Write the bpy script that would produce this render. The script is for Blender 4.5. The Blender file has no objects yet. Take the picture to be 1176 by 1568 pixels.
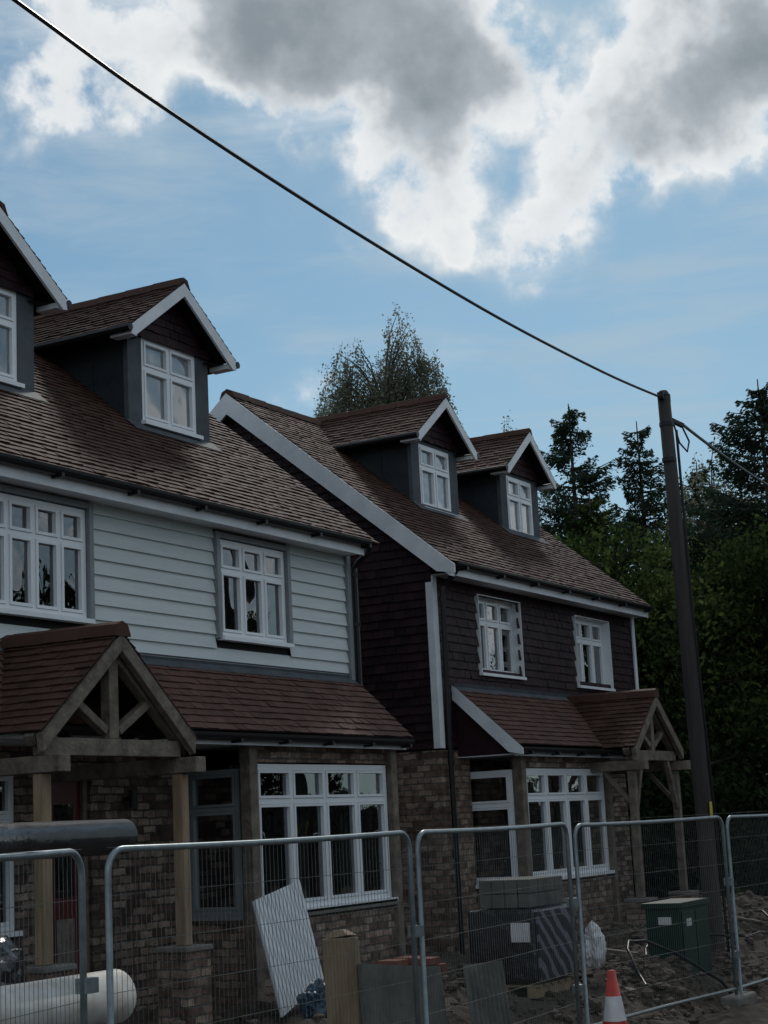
import bpy, math, random, bmesh
import numpy as np
from mathutils import Vector, Matrix, noise
R=random.Random(7); NP=np.random.RandomState(5)
scene=bpy.context.scene
scene.view_settings.view_transform='Standard'; scene.view_settings.look='None'; scene.view_settings.exposure=0
# ------------------------------------------------------------ materials
def mk(name):
    m=bpy.data.materials.new(name); m.use_nodes=True
    nt=m.node_tree; return m,nt,nt.nodes['Principled BSDF']
def N(nt,t,**k):
    n=nt.nodes.new(t)
    for a,b in k.items(): setattr(n,a,b)
    return n
def c4(c): return (c[0],c[1],c[2],1)
def mat(name,c1,c2=None,rough=.6,scale=6,bump=0.0,bscale=None,island=0,spec=.5,metal=0,stretch=None):
    m,nt,b=mk(name); L=nt.links.new
    if c2 is None: c2=tuple(x*.7 for x in c1)
    geo=N(nt,'ShaderNodeNewGeometry')
    vec=geo.outputs['Position']
    if stretch:
        mp=N(nt,'ShaderNodeMapping'); mp.inputs['Scale'].default_value=stretch; L(vec,mp.inputs[0]); vec=mp.outputs[0]
    n=N(nt,'ShaderNodeTexNoise'); n.inputs['Scale'].default_value=scale; n.inputs['Detail'].default_value=4; n.inputs['Roughness'].default_value=.65
    L(vec,n.inputs['Vector'])
    mr=N(nt,'ShaderNodeMapRange'); mr.inputs[1].default_value=.3; mr.inputs[2].default_value=.7; L(n.outputs[0],mr.inputs[0])
    fac=mr.outputs[0]
    if island:
        mx=N(nt,'ShaderNodeMix'); mx.inputs[0].default_value=island; L(fac,mx.inputs[2]); L(geo.outputs['Random Per Island'],mx.inputs[3]); fac=mx.outputs[0]
    cr=N(nt,'ShaderNodeValToRGB'); cr.color_ramp.elements[0].color=c4(c1); cr.color_ramp.elements[1].color=c4(c2)
    L(fac,cr.inputs[0]); L(cr.outputs[0],b.inputs['Base Color'])
    b.inputs['Roughness'].default_value=rough; b.inputs['Metallic'].default_value=metal; b.inputs['Specular IOR Level'].default_value=spec
    if bump:
        n2=N(nt,'ShaderNodeTexNoise'); n2.inputs['Scale'].default_value=bscale or scale*4; n2.inputs['Detail'].default_value=3; L(vec,n2.inputs['Vector'])
        bp=N(nt,'ShaderNodeBump'); bp.inputs['Strength'].default_value=bump; bp.inputs['Distance'].default_value=.02; L(n2.outputs[0],bp.inputs['Height']); L(bp.outputs[0],b.inputs['Normal'])
    return m
def brickmat(name,a,b_,mortar):
    m,nt,b=mk(name); L=nt.links.new
    geo=N(nt,'ShaderNodeNewGeometry'); sp=N(nt,'ShaderNodeSeparateXYZ'); L(geo.outputs['Position'],sp.inputs[0])
    ad=N(nt,'ShaderNodeMath'); L(sp.outputs[0],ad.inputs[0]); L(sp.outputs[1],ad.inputs[1])
    nz=N(nt,'ShaderNodeTexNoise'); nz.inputs['Scale'].default_value=9; nz.inputs['Detail'].default_value=3; L(geo.outputs['Position'],nz.inputs['Vector'])
    cb=N(nt,'ShaderNodeCombineXYZ'); L(ad.outputs[0],cb.inputs[0]); L(sp.outputs[2],cb.inputs[1])
    vm=N(nt,'ShaderNodeVectorMath',operation='MULTIPLY_ADD'); vm.inputs[1].default_value=(.04,.04,0); L(nz.outputs[1],vm.inputs[0]); L(cb.outputs[0],vm.inputs[2])
    bt=N(nt,'ShaderNodeTexBrick'); bt.offset=.5
    bt.inputs['Scale'].default_value=1; bt.inputs['Brick Width'].default_value=.20; bt.inputs['Row Height'].default_value=.078
    bt.inputs['Mortar Size'].default_value=.009; bt.inputs['Mortar Smooth'].default_value=.4; bt.inputs['Bias'].default_value=-.05
    bt.inputs['Color1'].default_value=c4(a); bt.inputs['Color2'].default_value=c4(b_); bt.inputs['Mortar'].default_value=c4(mortar)
    L(vm.outputs[0],bt.inputs['Vector'])
    n2=N(nt,'ShaderNodeTexNoise'); n2.inputs['Scale'].default_value=7; n2.inputs['Detail'].default_value=6; n2.inputs['Roughness'].default_value=.75; L(geo.outputs['Position'],n2.inputs['Vector'])
    mr=N(nt,'ShaderNodeMapRange'); mr.inputs[1].default_value=.32;mr.inputs[2].default_value=.68;mr.inputs[3].default_value=.3;mr.inputs[4].default_value=1.6; L(n2.outputs[0],mr.inputs[0])
    mx=N(nt,'ShaderNodeMix',data_type='RGBA',blend_type='MULTIPLY'); mx.inputs[0].default_value=1; L(bt.outputs[0],mx.inputs[6]); L(mr.outputs[0],mx.inputs[7])
    L(mx.outputs[2],b.inputs['Base Color']); b.inputs['Roughness'].default_value=.9
    h=N(nt,'ShaderNodeMath',operation='MULTIPLY_ADD'); L(bt.outputs[1],h.inputs[0]); h.inputs[1].default_value=-1.2; L(n2.outputs[0],h.inputs[2])
    bp=N(nt,'ShaderNodeBump'); bp.inputs['Strength'].default_value=1; bp.inputs['Distance'].default_value=.03; L(h.outputs[0],bp.inputs['Height']); L(bp.outputs[0],b.inputs['Normal'])
    return m
M={}
M['tile']=mat('clay_tile_brown',(.034,.016,.011),(.095,.048,.035),.75,2,.3,60,island=.5,spec=.22)
M['tile_red']=mat('clay_tile_red',(.058,.027,.020),(.135,.066,.050),.75,2,.3,60,island=.5,spec=.3)
M['tile_dark']=mat('tile_hanging',(.010,.0045,.0065),(.040,.016,.021),.55,3,.4,50,island=.6,spec=.18)
M['board']=mat('weatherboard',(.54,.595,.60),(.66,.71,.705),.55,4,.25,40,stretch=(.5,1,6),island=.3)
M['white']=mat('white_upvc',(.84,.86,.88),(.76,.78,.81),.35,3)
M['fascia']=mat('white_fascia',(.78,.80,.83),(.60,.63,.66),.45,3)
M['trim']=mat('grey_trim',(.25,.275,.29),(.19,.21,.225),.5,4)
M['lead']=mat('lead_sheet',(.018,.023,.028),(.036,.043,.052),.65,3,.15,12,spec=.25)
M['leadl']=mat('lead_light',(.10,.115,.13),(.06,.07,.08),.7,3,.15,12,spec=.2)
M['black']=mat('black_plastic',(.008,.008,.009),(.014,.014,.016),.4,5,spec=.3)
M['oak']=mat('green_oak',(.36,.265,.165),(.17,.12,.075),.8,5,.5,25,stretch=(1.5,1.5,.3))
M['oakd']=mat('weathered_oak',(.08,.066,.052),(.23,.19,.15),.85,7,.6,30)
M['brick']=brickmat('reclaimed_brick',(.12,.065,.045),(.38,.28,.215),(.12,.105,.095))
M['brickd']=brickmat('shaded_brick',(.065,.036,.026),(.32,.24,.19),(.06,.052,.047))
M['door']=mat('red_door',(.10,.006,.006),(.06,.005,.005),.4,3)
M['dark']=mat('dark_interior',(.012,.012,.012),(.018,.018,.017),.9,3)
M['sky_reflection']=mat('sky_reflection',(.86,.86,.84),(.72,.72,.7),.9,1.2)  # bright sky reflection painted as a pale sheet behind the dormer panes
M['curt']=mat('curtain',(.05,.08,.075),(.13,.16,.15),.9,5,stretch=(8,8,.2))
M['galv']=mat('galvanised_steel',(.15,.19,.20),(.26,.30,.31),.4,12,metal=.5)
M['wire']=mat('fence_wire',(.08,.09,.09),(.16,.18,.18),.5,9,metal=.4)
M['pole']=mat('creosote_wood',(.018,.015,.014),(.05,.042,.038),.8,4,.6,20,stretch=(4,4,.3))
M['green']=mat('cabinet_green',(.006,.03,.02),(.010,.04,.027),.5,4,spec=.3)
M['mud']=mat('mud',(.032,.026,.020),(.105,.086,.07),.95,3,1,14,spec=.15)
M['rock']=mat('rubble_stone',(.035,.028,.022),(.16,.13,.105),.95,8,.5,30,island=.6,spec=.2)
M['redbrick']=mat('red_brick_loose',(.16,.05,.035),(.24,.10,.07),.85,8,.4,40,island=.5)
M['wrap']=mat('dark_shrink_wrap',(.012,.012,.015),(.035,.035,.04),.25,6,.9,9)
M['wrapw']=mat('white_plastic',(.55,.55,.57),(.72,.72,.73),.35,6,.5,10)
M['bluep']=mat('blue_plastic',(.01,.025,.05),(.06,.12,.17),.3,8,.6,14)
M['sheet']=mat('ribbed_sheet',(.55,.57,.59),(.68,.70,.72),.5,4)
M['slab']=mat('greenish_board',(.07,.072,.065),(.14,.142,.13),.8,4,.3,20)
M['conc']=mat('concrete',(.13,.12,.11),(.21,.20,.18),.9,5,.4,20)
M['cone']=mat('cone_orange',(.45,.035,.02),(.33,.03,.02),.45,5)
M['yellow']=mat('yellow_label',(.6,.45,.03),None,.5)
M['rust']=mat('chipped_white_paint',(.70,.71,.70),(.45,.42,.36),.4,5)
M['bark']=mat('bark',(.04,.032,.026),(.085,.07,.06),.9,6,.5,20)
M['asphalt']=mat('asphalt',(.04,.04,.042),(.06,.06,.06),.9,12,.4,80)
def leafmat(name,a,b_,tr=.35,sc=.8):
    m,nt,b=mk(name); L=nt.links.new
    geo=N(nt,'ShaderNodeNewGeometry'); n=N(nt,'ShaderNodeTexNoise'); n.inputs['Scale'].default_value=sc; n.inputs['Detail'].default_value=1; L(geo.outputs['Position'],n.inputs['Vector'])
    mx=N(nt,'ShaderNodeMix'); mx.inputs[0].default_value=.3; L(n.outputs[0],mx.inputs[2]); L(geo.outputs['Random Per Island'],mx.inputs[3])
    cr=N(nt,'ShaderNodeValToRGB'); cr.color_ramp.elements[0].position=.32; cr.color_ramp.elements[1].position=.7
    cr.color_ramp.elements[0].color=c4(a); cr.color_ramp.elements[1].color=c4(b_); L(mx.outputs[0],cr.inputs[0])
    b=N(nt,'ShaderNodeBsdfDiffuse'); L(cr.outputs[0],b.inputs[0]); nt.nodes.remove(nt.nodes['Principled BSDF'])
    t=N(nt,'ShaderNodeBsdfTranslucent'); L(cr.outputs[0],t.inputs[0])
    ms=N(nt,'ShaderNodeMixShader'); ms.inputs[0].default_value=tr; L(b.outputs[0],ms.inputs[1]); L(t.outputs[0],ms.inputs[2]); L(ms.outputs[0],nt.nodes['Material Output'].inputs[0])
    return m
M['leaf']=leafmat('leaves_green',(.014,.028,.010),(.10,.14,.045),.45)
M['leafd']=leafmat('leaves_dark',(.009,.017,.008),(.045,.07,.028),.35)
M['leafc']=leafmat('needles_dark',(.022,.038,.026),(.06,.09,.06),.35)
M['leafb']=leafmat('birch_leaves',(.13,.14,.10),(.26,.27,.19),.5)
def glass():
    m,nt,b=mk('window_glass'); L=nt.links.new; nt.nodes.remove(b)
    tr=N(nt,'ShaderNodeBsdfTransparent'); tr.inputs[0].default_value=(.65,.68,.68,1)
    gl=N(nt,'ShaderNodeBsdfGlossy'); gl.inputs['Roughness'].default_value=.01; gl.inputs[0].default_value=(.95,.97,1,1)
    fr=N(nt,'ShaderNodeFresnel'); fr.inputs[0].default_value=1.5
    geo=N(nt,'ShaderNodeNewGeometry'); nz=N(nt,'ShaderNodeTexNoise'); nz.inputs['Scale'].default_value=2.3; nz.inputs['Detail'].default_value=1; L(geo.outputs['Position'],nz.inputs['Vector'])
    bp=N(nt,'ShaderNodeBump'); bp.inputs['Strength'].default_value=.4; bp.inputs['Distance'].default_value=.02; L(nz.outputs[0],bp.inputs['Height']); L(bp.outputs[0],gl.inputs['Normal'])
    ml=N(nt,'ShaderNodeMath',operation='MULTIPLY_ADD'); ml.inputs[1].default_value=1.9; ml.inputs[2].default_value=.06; L(fr.outputs[0],ml.inputs[0])
    ms=N(nt,'ShaderNodeMixShader'); L(ml.outputs[0],ms.inputs[0]); L(tr.outputs[0],ms.inputs[1]); L(gl.outputs[0],ms.inputs[2]); L(ms.outputs[0],nt.nodes['Material Output'].inputs[0])
    return m
M['glass']=glass()
def stripes():
    m,nt,b=mk('printed_wrap'); L=nt.links.new
    geo=N(nt,'ShaderNodeNewGeometry'); w=N(nt,'ShaderNodeTexWave'); w.bands_direction='DIAGONAL'; w.inputs['Scale'].default_value=3; w.inputs['Distortion'].default_value=4; w.inputs['Detail'].default_value=1
    L(geo.outputs['Position'],w.inputs['Vector']); cr=N(nt,'ShaderNodeValToRGB'); cr.color_ramp.interpolation='CONSTANT'
    cr.color_ramp.elements[0].color=(.02,.02,.028,1); cr.color_ramp.elements[1].color=(.16,.16,.2,1); cr.color_ramp.elements[1].position=.62
    L(w.outputs[0],cr.inputs[0]); L(cr.outputs[0],b.inputs['Base Color']); b.inputs['Roughness'].default_value=.35
    return m
M['striped']=stripes()
# ------------------------------------------------------------ mesh builder
def empty(name):
    o=bpy.data.objects.new(name,None); bpy.context.collection.objects.link(o); return o
class MB:
    def __init__(s): s.v=[]; s.f=[]
    def add(s,vs,fs):
        b=len(s.v); s.v+= [tuple(v) for v in vs]; s.f+=[tuple(i+b for i in f) for f in fs]
    def quad(s,*p): s.add(p,[tuple(range(len(p)))])
    def box(s,x0,x1,y0,y1,z0,z1,fr=None):
        vs=[(x,y,z) for x in(x0,x1) for y in(y0,y1) for z in(z0,z1)]
        if fr: vs=[fr(*v) for v in vs]
        s.add(vs,[(0,1,3,2),(4,6,7,5),(0,4,5,1),(2,3,7,6),(0,2,6,4),(1,5,7,3)])
    def beam(s,p,q,w,h,up=(0,0,1),taper=1):
        p=Vector(p);q=Vector(q);d=(q-p).normalized();sd=d.cross(Vector(up)).normalized();u=sd.cross(d).normalized()
        vs=[]
        for c,k in((p,1),(q,taper)):
            for a,b in((-1,-1),(1,-1),(1,1),(-1,1)): vs.append(c+sd*a*w/2*k+u*b*h/2*k)
        s.add(vs,[(3,2,1,0),(4,5,6,7),(0,1,5,4),(1,2,6,5),(2,3,7,6),(3,0,4,7)])
    def tube(s,pts,r,n=8,cap=True):
        pts=[Vector(p) for p in pts]; rs=r if isinstance(r,(list,tuple)) else [r]*len(pts)
        b=len(s.v); ref=None
        for i,p in enumerate(pts):
            d=(pts[min(i+1,len(pts)-1)]-pts[max(i-1,0)]).normalized()
            if ref is None: ref=Vector((0,0,1)) if abs(d.z)<.9 else Vector((1,0,0))
            a=d.cross(ref).normalized(); c=a.cross(d).normalized(); ref=c
            for k in range(n):
                t=2*math.pi*k/n; s.v.append(tuple(p+(a*math.cos(t)+c*math.sin(t))*rs[i]))
        for i in range(len(pts)-1):
            for k in range(n): s.f.append((b+i*n+k,b+i*n+(k+1)%n,b+(i+1)*n+(k+1)%n,b+(i+1)*n+k))
        if cap: s.f.append(tuple(b+k for k in range(n))); s.f.append(tuple(b+(len(pts)-1)*n+k for k in range(n)))
    def obj(s,name,m,parent=None,smooth=False,bevel=0):
        me=bpy.data.meshes.new(name); me.from_pydata(s.v,[],s.f); me.update()
        o=bpy.data.objects.new(name,me); bpy.context.collection.objects.link(o); me.materials.append(M[m] if isinstance(m,str) else m)
        if parent: o.parent=parent
        if smooth:
            for p in me.polygons: p.use_smooth=True
        if bevel:
            md=o.modifiers.new('b','BEVEL'); md.width=bevel; md.segments=2; md.limit_method='ANGLE'
        return o
def tiles(mb,O,U,V,Nn,W,H,g=.1,tw=.165,inside=None,lift=.02):
    O=Vector(O);U=Vector(U).normalized();V=Vector(V).normalized();Nn=Vector(Nn).normalized()
    rows=int(H/g+.999)
    for r in range(rows):
        v0=r*g; v1=min(v0+g+.035,H+.02); off=(r%2)*tw/2
        wob=R.uniform(-.003,.003)
        k=-1
        while True:
            k+=1; u0=k*tw-off; u1=u0+tw-.004
            if u0>=W: break
            a=max(u0,0); b=min(u1,W)
            if b-a<.02: continue
            if inside and not inside((a+b)/2,v0+g/2): continue
            l0=lift+R.uniform(-.003,.006); l1=.002; dv=R.uniform(-.005,.005)+wob; tl=R.uniform(-.004,.004)
            p=[O+U*a+V*(v0+dv)+Nn*(l0+tl),O+U*b+V*(v0+dv)+Nn*(l0-tl),O+U*b+V*v1+Nn*l1,O+U*a+V*v1+Nn*l1]
            q=[O+U*a+V*(v0+dv)+Nn*(l0+tl-.015),O+U*b+V*(v0+dv)+Nn*(l0-tl-.015)]
            mb.add(p+q,[(0,1,2,3),(4,5,1,0),(5,2,1),(4,0,3)])
def wall(mb,fr,u0,u1,z0,z1,d0,d1,holes):
    us=sorted({u0,u1,*[h[0] for h in holes],*[h[1] for h in holes]}); zs=sorted({z0,z1,*[h[2] for h in holes],*[h[3] for h in holes]})
    us=[u for u in us if u0<=u<=u1]; zs=[z for z in zs if z0<=z<=z1]
    for i in range(len(us)-1):
        for j in range(len(zs)-1):
            cu=(us[i]+us[i+1])/2; cz=(zs[j]+zs[j+1])/2
            if not any(h[0]<cu<h[1] and h[2]<cz<h[3] for h in holes):
                mb.box(us[i],us[i+1],d0,d1,zs[j],zs[j+1],fr)
def front(y): return lambda u,d,z:(u,y-d,z)
def left(x): return lambda u,d,z:(x-d,u,z)
def window(fr,u0,u1,z0,z1,n,ztr,par,name,sill=.06,fm='white',w=.05,back=None,bdepth=.25):
    f=MB(); g=MB(); e=.003
    d0,d1=-.05,.02
    f.box(u0,u0+w,d0,d1,z0,z1,fr); f.box(u1-w,u1,d0,d1,z0,z1,fr)
    f.box(u0+w,u1-w,d0,d1,z0,z0+w,fr); f.box(u0+w,u1-w,d0,d1,z1-w,z1,fr)
    iw=(u1-u0-2*w-(n-1)*w*.9)/n; mw=w*.9
    for i in range(n):
        a=u0+w+i*(iw+mw); b=a+iw
        if i<n-1: f.box(b,b+mw,d0,d1,z0+w,z1-w,fr)
        segs=[(z0+w,z1-w)]
        if ztr:
            f.box(a,b,d0,d1,ztr-mw/2,ztr+mw/2,fr); segs=[(z0+w,ztr-mw/2),(ztr+mw/2,z1-w)]
        for (c,dd) in segs:
            s=.028; A,B,C,D=a+e,b-e,c+e,dd-e; s0,s1=-.04,.032
            f.box(A,A+s,s0,s1,C,D,fr); f.box(B-s,B,s0,s1,C,D,fr); f.box(A+s,B-s,s0,s1,C,C+s,fr); f.box(A+s,B-s,s0,s1,D-s,D,fr)
            jt=R.uniform(-.006,.006)
            g.add([fr(A+s-.002,-.01,C+s-.002),fr(B-s+.002,-.01+jt,C+s-.002),fr(B-s+.002,-.01+jt,D-s+.002),fr(A+s-.002,-.01,D-s+.002)],[(0,1,2,3)])
    if sill: f.box(u0-.03,u1+.03,.003,sill+.03,z0-.045,z0-.002,fr)
    f.obj(name+'_frame',fm,par); g.obj(name+'_glass','glass',par)
    if back:
        bk=MB(); bk.box(u0+w,u1-w,-bdepth-.02,-bdepth,z0+w,z1-w,fr); bk.obj(name+'_'+back,back,par)
SL=.826; LEN=math.sqrt(1+SL*SL); RY=13.33
def rz(y): return 5.03+SL*(y-10)
def mainroof(par,x0,x1,tm='tile'):
    s=MB()
    for sgn in(1,-1):
        y0=9.93 if sgn==1 else 2*RY-9.93
        s.quad((x0,y0,rz(9.93)),(x1,y0,rz(9.93)),(x1,RY,rz(RY)),(x0,RY,rz(RY)))
    s.obj('roof_deck','dark',par)
    t=MB(); H=(RY-9.93)*LEN
    tiles(t,(x0,9.93,rz(9.93)),(1,0,0),(0,1,SL),(0,-SL,1),x1-x0,H)
    tiles(t,(x0,2*RY-9.93,rz(9.93)),(1,0,0),(0,-1,SL),(0,SL,1),x1-x0,H,g=.3,tw=.6)
    t.obj('roof_tiles',tm,par)
    r=MB(); x=x0
    while x<x1-.05:
        e=min(x+.43,x1); zz=rz(RY)+.0
        pr=[(RY-.13,zz-.07),(RY-.09,zz+.03),(RY,zz+.07),(RY+.09,zz+.03),(RY+.13,zz-.07)]
        o=R.uniform(-.004,.004)
        vs=[(x,a,b+o) for a,b in pr]+[(e,a,b+o+.008) for a,b in pr]
        r.add(vs,[(i,i+1,i+6,i+5) for i in range(4)]+[(0,1,2,3,4)])
        x=e+.006
    r.obj('ridge_tiles',tm,par)
def eaves(par,x0,x1,zt=4.99,y=10.0,nb=1.0,h=.17,wy=10.32):
    f=MB(); f.box(x0,x1,y,y+.025,zt-h,zt); f.box(x0,x1,y+.027,wy,zt-h+.02,zt-h+.03); f.obj('fascia_and_soffit','fascia',par)
    g=MB(); n=8; prs=[]
    for k in range(n+1):
        a=math.pi+math.pi*k/n; prs.append((y-.062+.055*math.cos(a),zt+.0+.075*math.sin(a)))
    prs2=[(y-.062+.048*math.cos(math.pi+math.pi*k/n),zt+.0+.066*math.sin(math.pi+math.pi*k/n)) for k in range(n,-1,-1)]
    P=prs+prs2; m=len(P); vs=[(x0,a,b) for a,b in P]+[(x1,a,b) for a,b in P]
    g.add(vs,[(i,(i+1)%m,m+(i+1)%m,m+i) for i in range(m)]); 
    g.quad(*[(x0,a,b) for a,b in prs]); g.quad(*[(x1,a,b) for a,b in prs])
    x=x0+.25
    while x<x1:
        g.box(x-.02,x+.02,y-.125,y-.002,zt-.095,zt-.055); x+=nb
    g.obj('gutter','black',par)
# ------------------------------------------------------------ dormer
def dormer(par,cx,k,apex,foot,wz0,wz1,name):
    hw=.755*k; yf=11.4; hw2=1.0*k
    c=MB(); zb0=rz(yf)-.25
    for s in(-1,1):
        xa=cx+s*hw; xb=cx+s*(hw-.06)
        c.box(min(xa,xb),max(xa,xb),yf+.04,13.4,zb0,foot)
        for yy in (11.9,12.45): c.box(min(xa,xa+s*.018),max(xa,xa+s*.018),yy,yy+.03,zb0,foot)
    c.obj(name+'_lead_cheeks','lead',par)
    w0,w1=cx-.515*k,cx+.515*k
    p=MB()
    p.box(cx-hw-.01,w0,yf,yf+.06,zb0+.1,foot+.02); p.box(w1,cx+hw+.01,yf,yf+.06,zb0+.1,foot+.02)
    p.box(w0,w1,yf+.002,yf+.058,wz1,foot+.02); p.box(w0,w1,yf-.005,yf+.058,zb0+.05,wz0-.05)
    ya=yf-.15
    p.quad((cx-hw-.06,ya,rz(ya)+.03),(cx+hw+.06,ya,rz(ya)+.03),(cx+hw+.06,yf,rz(yf)+.035),(cx-hw-.06,yf,rz(yf)+.035))
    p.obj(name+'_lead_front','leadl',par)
    window(front(yf+.03),w0,w1,wz0,wz1,2,wz1-.36*k,par,name+'_window',sill=.07,back='sky_reflection',bdepth=.03)
    t=MB(); t.quad((cx-hw,yf-.02,foot-.0),(cx+hw,yf-.02,foot-.0),(cx,yf-.02,apex-.05)); t.obj(name+'_gable_board','dark',par)
    sl=(apex-foot)/hw2
    t=MB(); tiles(t,(cx-hw,yf-.025,foot),(1,0,0),(0,0,1),(0,-1,0),2*hw,apex-foot-.1,g=.1,tw=.165,inside=lambda u,v:v+.1<(hw-abs(u-hw))*sl+.12)
    t.obj(name+'_gable_tiles','tile_dark',par)
    L=math.sqrt(hw2**2+(apex-foot)**2); yb=13.6; y0=11.15
    d=MB(); rt=MB()
    for s in(-1,1):
        d.quad((cx+s*hw2,y0,foot),(cx+s*hw2,yb,foot),(cx,yb,apex),(cx,y0,apex))
        d.quad((cx+s*hw2,y0,foot-.05),(cx+s*hw2,yb,foot-.05),(cx+s*(hw-.1),yb,foot-.05),(cx+s*(hw-.1),y0+.2,foot-.05))
        tiles(rt,(cx+s*hw2,y0,foot),(0,1,0),(-s*hw2,0,apex-foot),(s*(apex-foot),0,hw2),yb-y0,L,g=.1)
    d.obj(name+'_roof_deck','dark',par); rt.obj(name+'_roof_tiles','tile',par)
    r=MB(); y=y0
    while y<yb-.02:
        e=min(y+.4,yb); z=apex+.02; pr=[(-.11,-.07),(-.07,.02),(0,.04),(.07,.02),(.11,-.07)]
        r.add([(cx+a,y,z+b) for a,b in pr]+[(cx+a,e,z+b+.006) for a,b in pr],[(i,i+1,i+6,i+5) for i in range(4)]+[(0,1,2,3,4)]); y=e+.005
    r.obj(name+'_ridge','tile',par)
    b=MB(); h=.125*k
    for s in(-1,1):
        F=Vector((cx+s*(hw2+.0),y0+.02,foot)); A=Vector((cx,y0+.02,apex)); dd=(A-F).normalized()
        vs=[]
        for yy in(y0-.005,y0+.025):
            vs+=[Vector((F.x,yy,F.z-.005)),Vector((A.x,yy,A.z-.012)),Vector((A.x,yy,A.z-.012-h/abs(dd.x))),Vector((F.x-s*.06,yy,F.z-h*.98)),Vector((F.x,yy,F.z-h*.9))]
        b.add(vs,[(0,1,2,3,4),(5,6,7,8,9),(4,0,5,9),(0,1,6,5),(3,2,7,8),(3,4,9,8)])
        b.box(cx+s*hw2-(.13 if s>0 else 0),cx+s*hw2+(0 if s>0 else .13),y0+.027,yf+.05,foot-.11,foot-.055)
    b.obj(name+'_bargeboards','fascia',par)
    g=MB()
    for s in(-1,1):
        g.tube([(cx+s*(hw2+.03),y0-.01,foot-.04),(cx+s*(hw2+.03),13.2,foot-.04)],.045,8)
    g.obj(name+'_gutters','black',par)
# ------------------------------------------------------------ porch
def porch(par,cx,yf,apex,foot,hw,name,pz,brace):
    yb=10.3; L=math.sqrt(hw**2+(apex-foot)**2); d=MB(); rt=MB()
    for s in(-1,1):
        d.quad((cx+s*hw,yf,foot),(cx+s*hw,yb,foot),(cx,yb,apex),(cx,yf,apex))
        tiles(rt,(cx+s*hw,yf,foot),(0,1,0),(-s*hw,0,apex-foot),(s*(apex-foot),0,hw),yb-yf,L,g=.1)
    d.obj(name+'_deck','dark',par); rt.obj(name+'_tiles','tile',par)
    r=MB(); y=yf-.02
    while y<yb-.02:
        e=min(y+.4,yb); z=apex+.03; pr=[(-.11,-.08),(-.07,.02),(0,.05),(.07,.02),(.11,-.08)]
        r.add([(cx+a,y,z+b) for a,b in pr]+[(cx+a,e,z+b+.006) for a,b in pr],[(i,i+1,i+6,i+5) for i in range(4)]+[(0,1,2,3,4)]); y=e+.005
    r.obj(name+'_ridge','tile',par)
    o=MB(); pw=.105
    xl,xr=cx-hw+.15,cx+hw-.07
    for s in(-1,1):
        vs=[]
        for yy in(yf-.01,yf+.05):
            vs+=[(cx+s*hw,yy,foot-.02),(cx,yy,apex-.025),(cx,yy,apex-.025-.15),(cx+s*(hw-.02),yy,foot-.16)]
        o.add(vs,[(0,1,2,3),(4,5,6,7),(0,3,7,4),(0,1,5,4),(3,2,6,7)])
    tz=foot-.02
    o.box(cx-hw+.12,cx+hw-.12,yf+.08,yf+.2,tz-.16,tz-.02)
    o.box(cx-.06,cx+.06,yf+.09,yf+.19,tz-.018,apex-.2)
    for s in(-1,1):
        o.beam((cx+s*.08,yf+.14,tz+.05),(cx+s*hw*.52,yf+.14,tz+(apex-tz)*.36),.07,.085,up=(0,1,0))
        o.beam((cx+s*hw*.98,yf+.14,foot-.07),(cx,yf+.14,apex-.15),.1,.10,up=(0,1,0))
    for x in(xl,xr):
        o.box(x-.075,x+.075,yf-.10,yb+.25,tz-.30,tz-.165)
    o.obj(name+'_truss','oakd',par,bevel=.006)
    o=MB()
    for s,x in((1,xl),(-1,xr)):
        o.box(x-pw/2,x+pw/2,yf+.08,yf+.08+pw,pz,tz-.305)
        if brace:
            o.beam((x+s*.04,yf+.13,tz-.85),(x+s*.36,yf+.13,tz-.14),.07,.08,up=(0,1,0))
            o.beam((x,yf+.17,tz-.75),(x,yf+.55,tz-.31),.06,.07,up=(1,0,0))
    o.obj(name+'_posts','oak' if not brace else 'oakd',par,bevel=.008)
    b=MB()
    for x in(xl,xr): b.box(x-.17,x+.17,yf-.02,yf+.30,-.3,pz-.05)
    b.obj(name+'_brick_piers','brick',par)
    b=MB()
    for x in(xl,xr): b.box(x-.19,x+.19,yf-.04,yf+.32,pz-.048,pz-.002)
    b.obj(name+'_pier_caps','conc',par,bevel=.01)
def leanto(par,x0,x1,ye,ze,yt,zt,tm):
    dy=yt-ye;dz=zt-ze;L=math.hypot(dy,dz)
    d=MB(); d.quad((x0,ye,ze),(x1,ye,ze),(x1,yt,zt),(x0,yt,zt)); d.obj('lean_to_deck','dark',par)
    t=MB(); tiles(t,(x0,ye,ze),(1,0,0),(0,dy,dz),(0,-dz,dy),x1-x0,L-.03,g=.1); t.obj('lean_to_tiles',tm,par)
    f=MB(); f.add([(x0,yt-.09,zt-.06),(x1,yt-.09,zt-.06),(x1,yt-.02,zt+.01),(x0,yt-.02,zt+.01),(x0,yt-.035,zt+.06),(x1,yt-.035,zt+.06)],[(0,1,2,3),(3,2,5,4)]); f.obj('lead_flashing','leadl',par)
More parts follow.
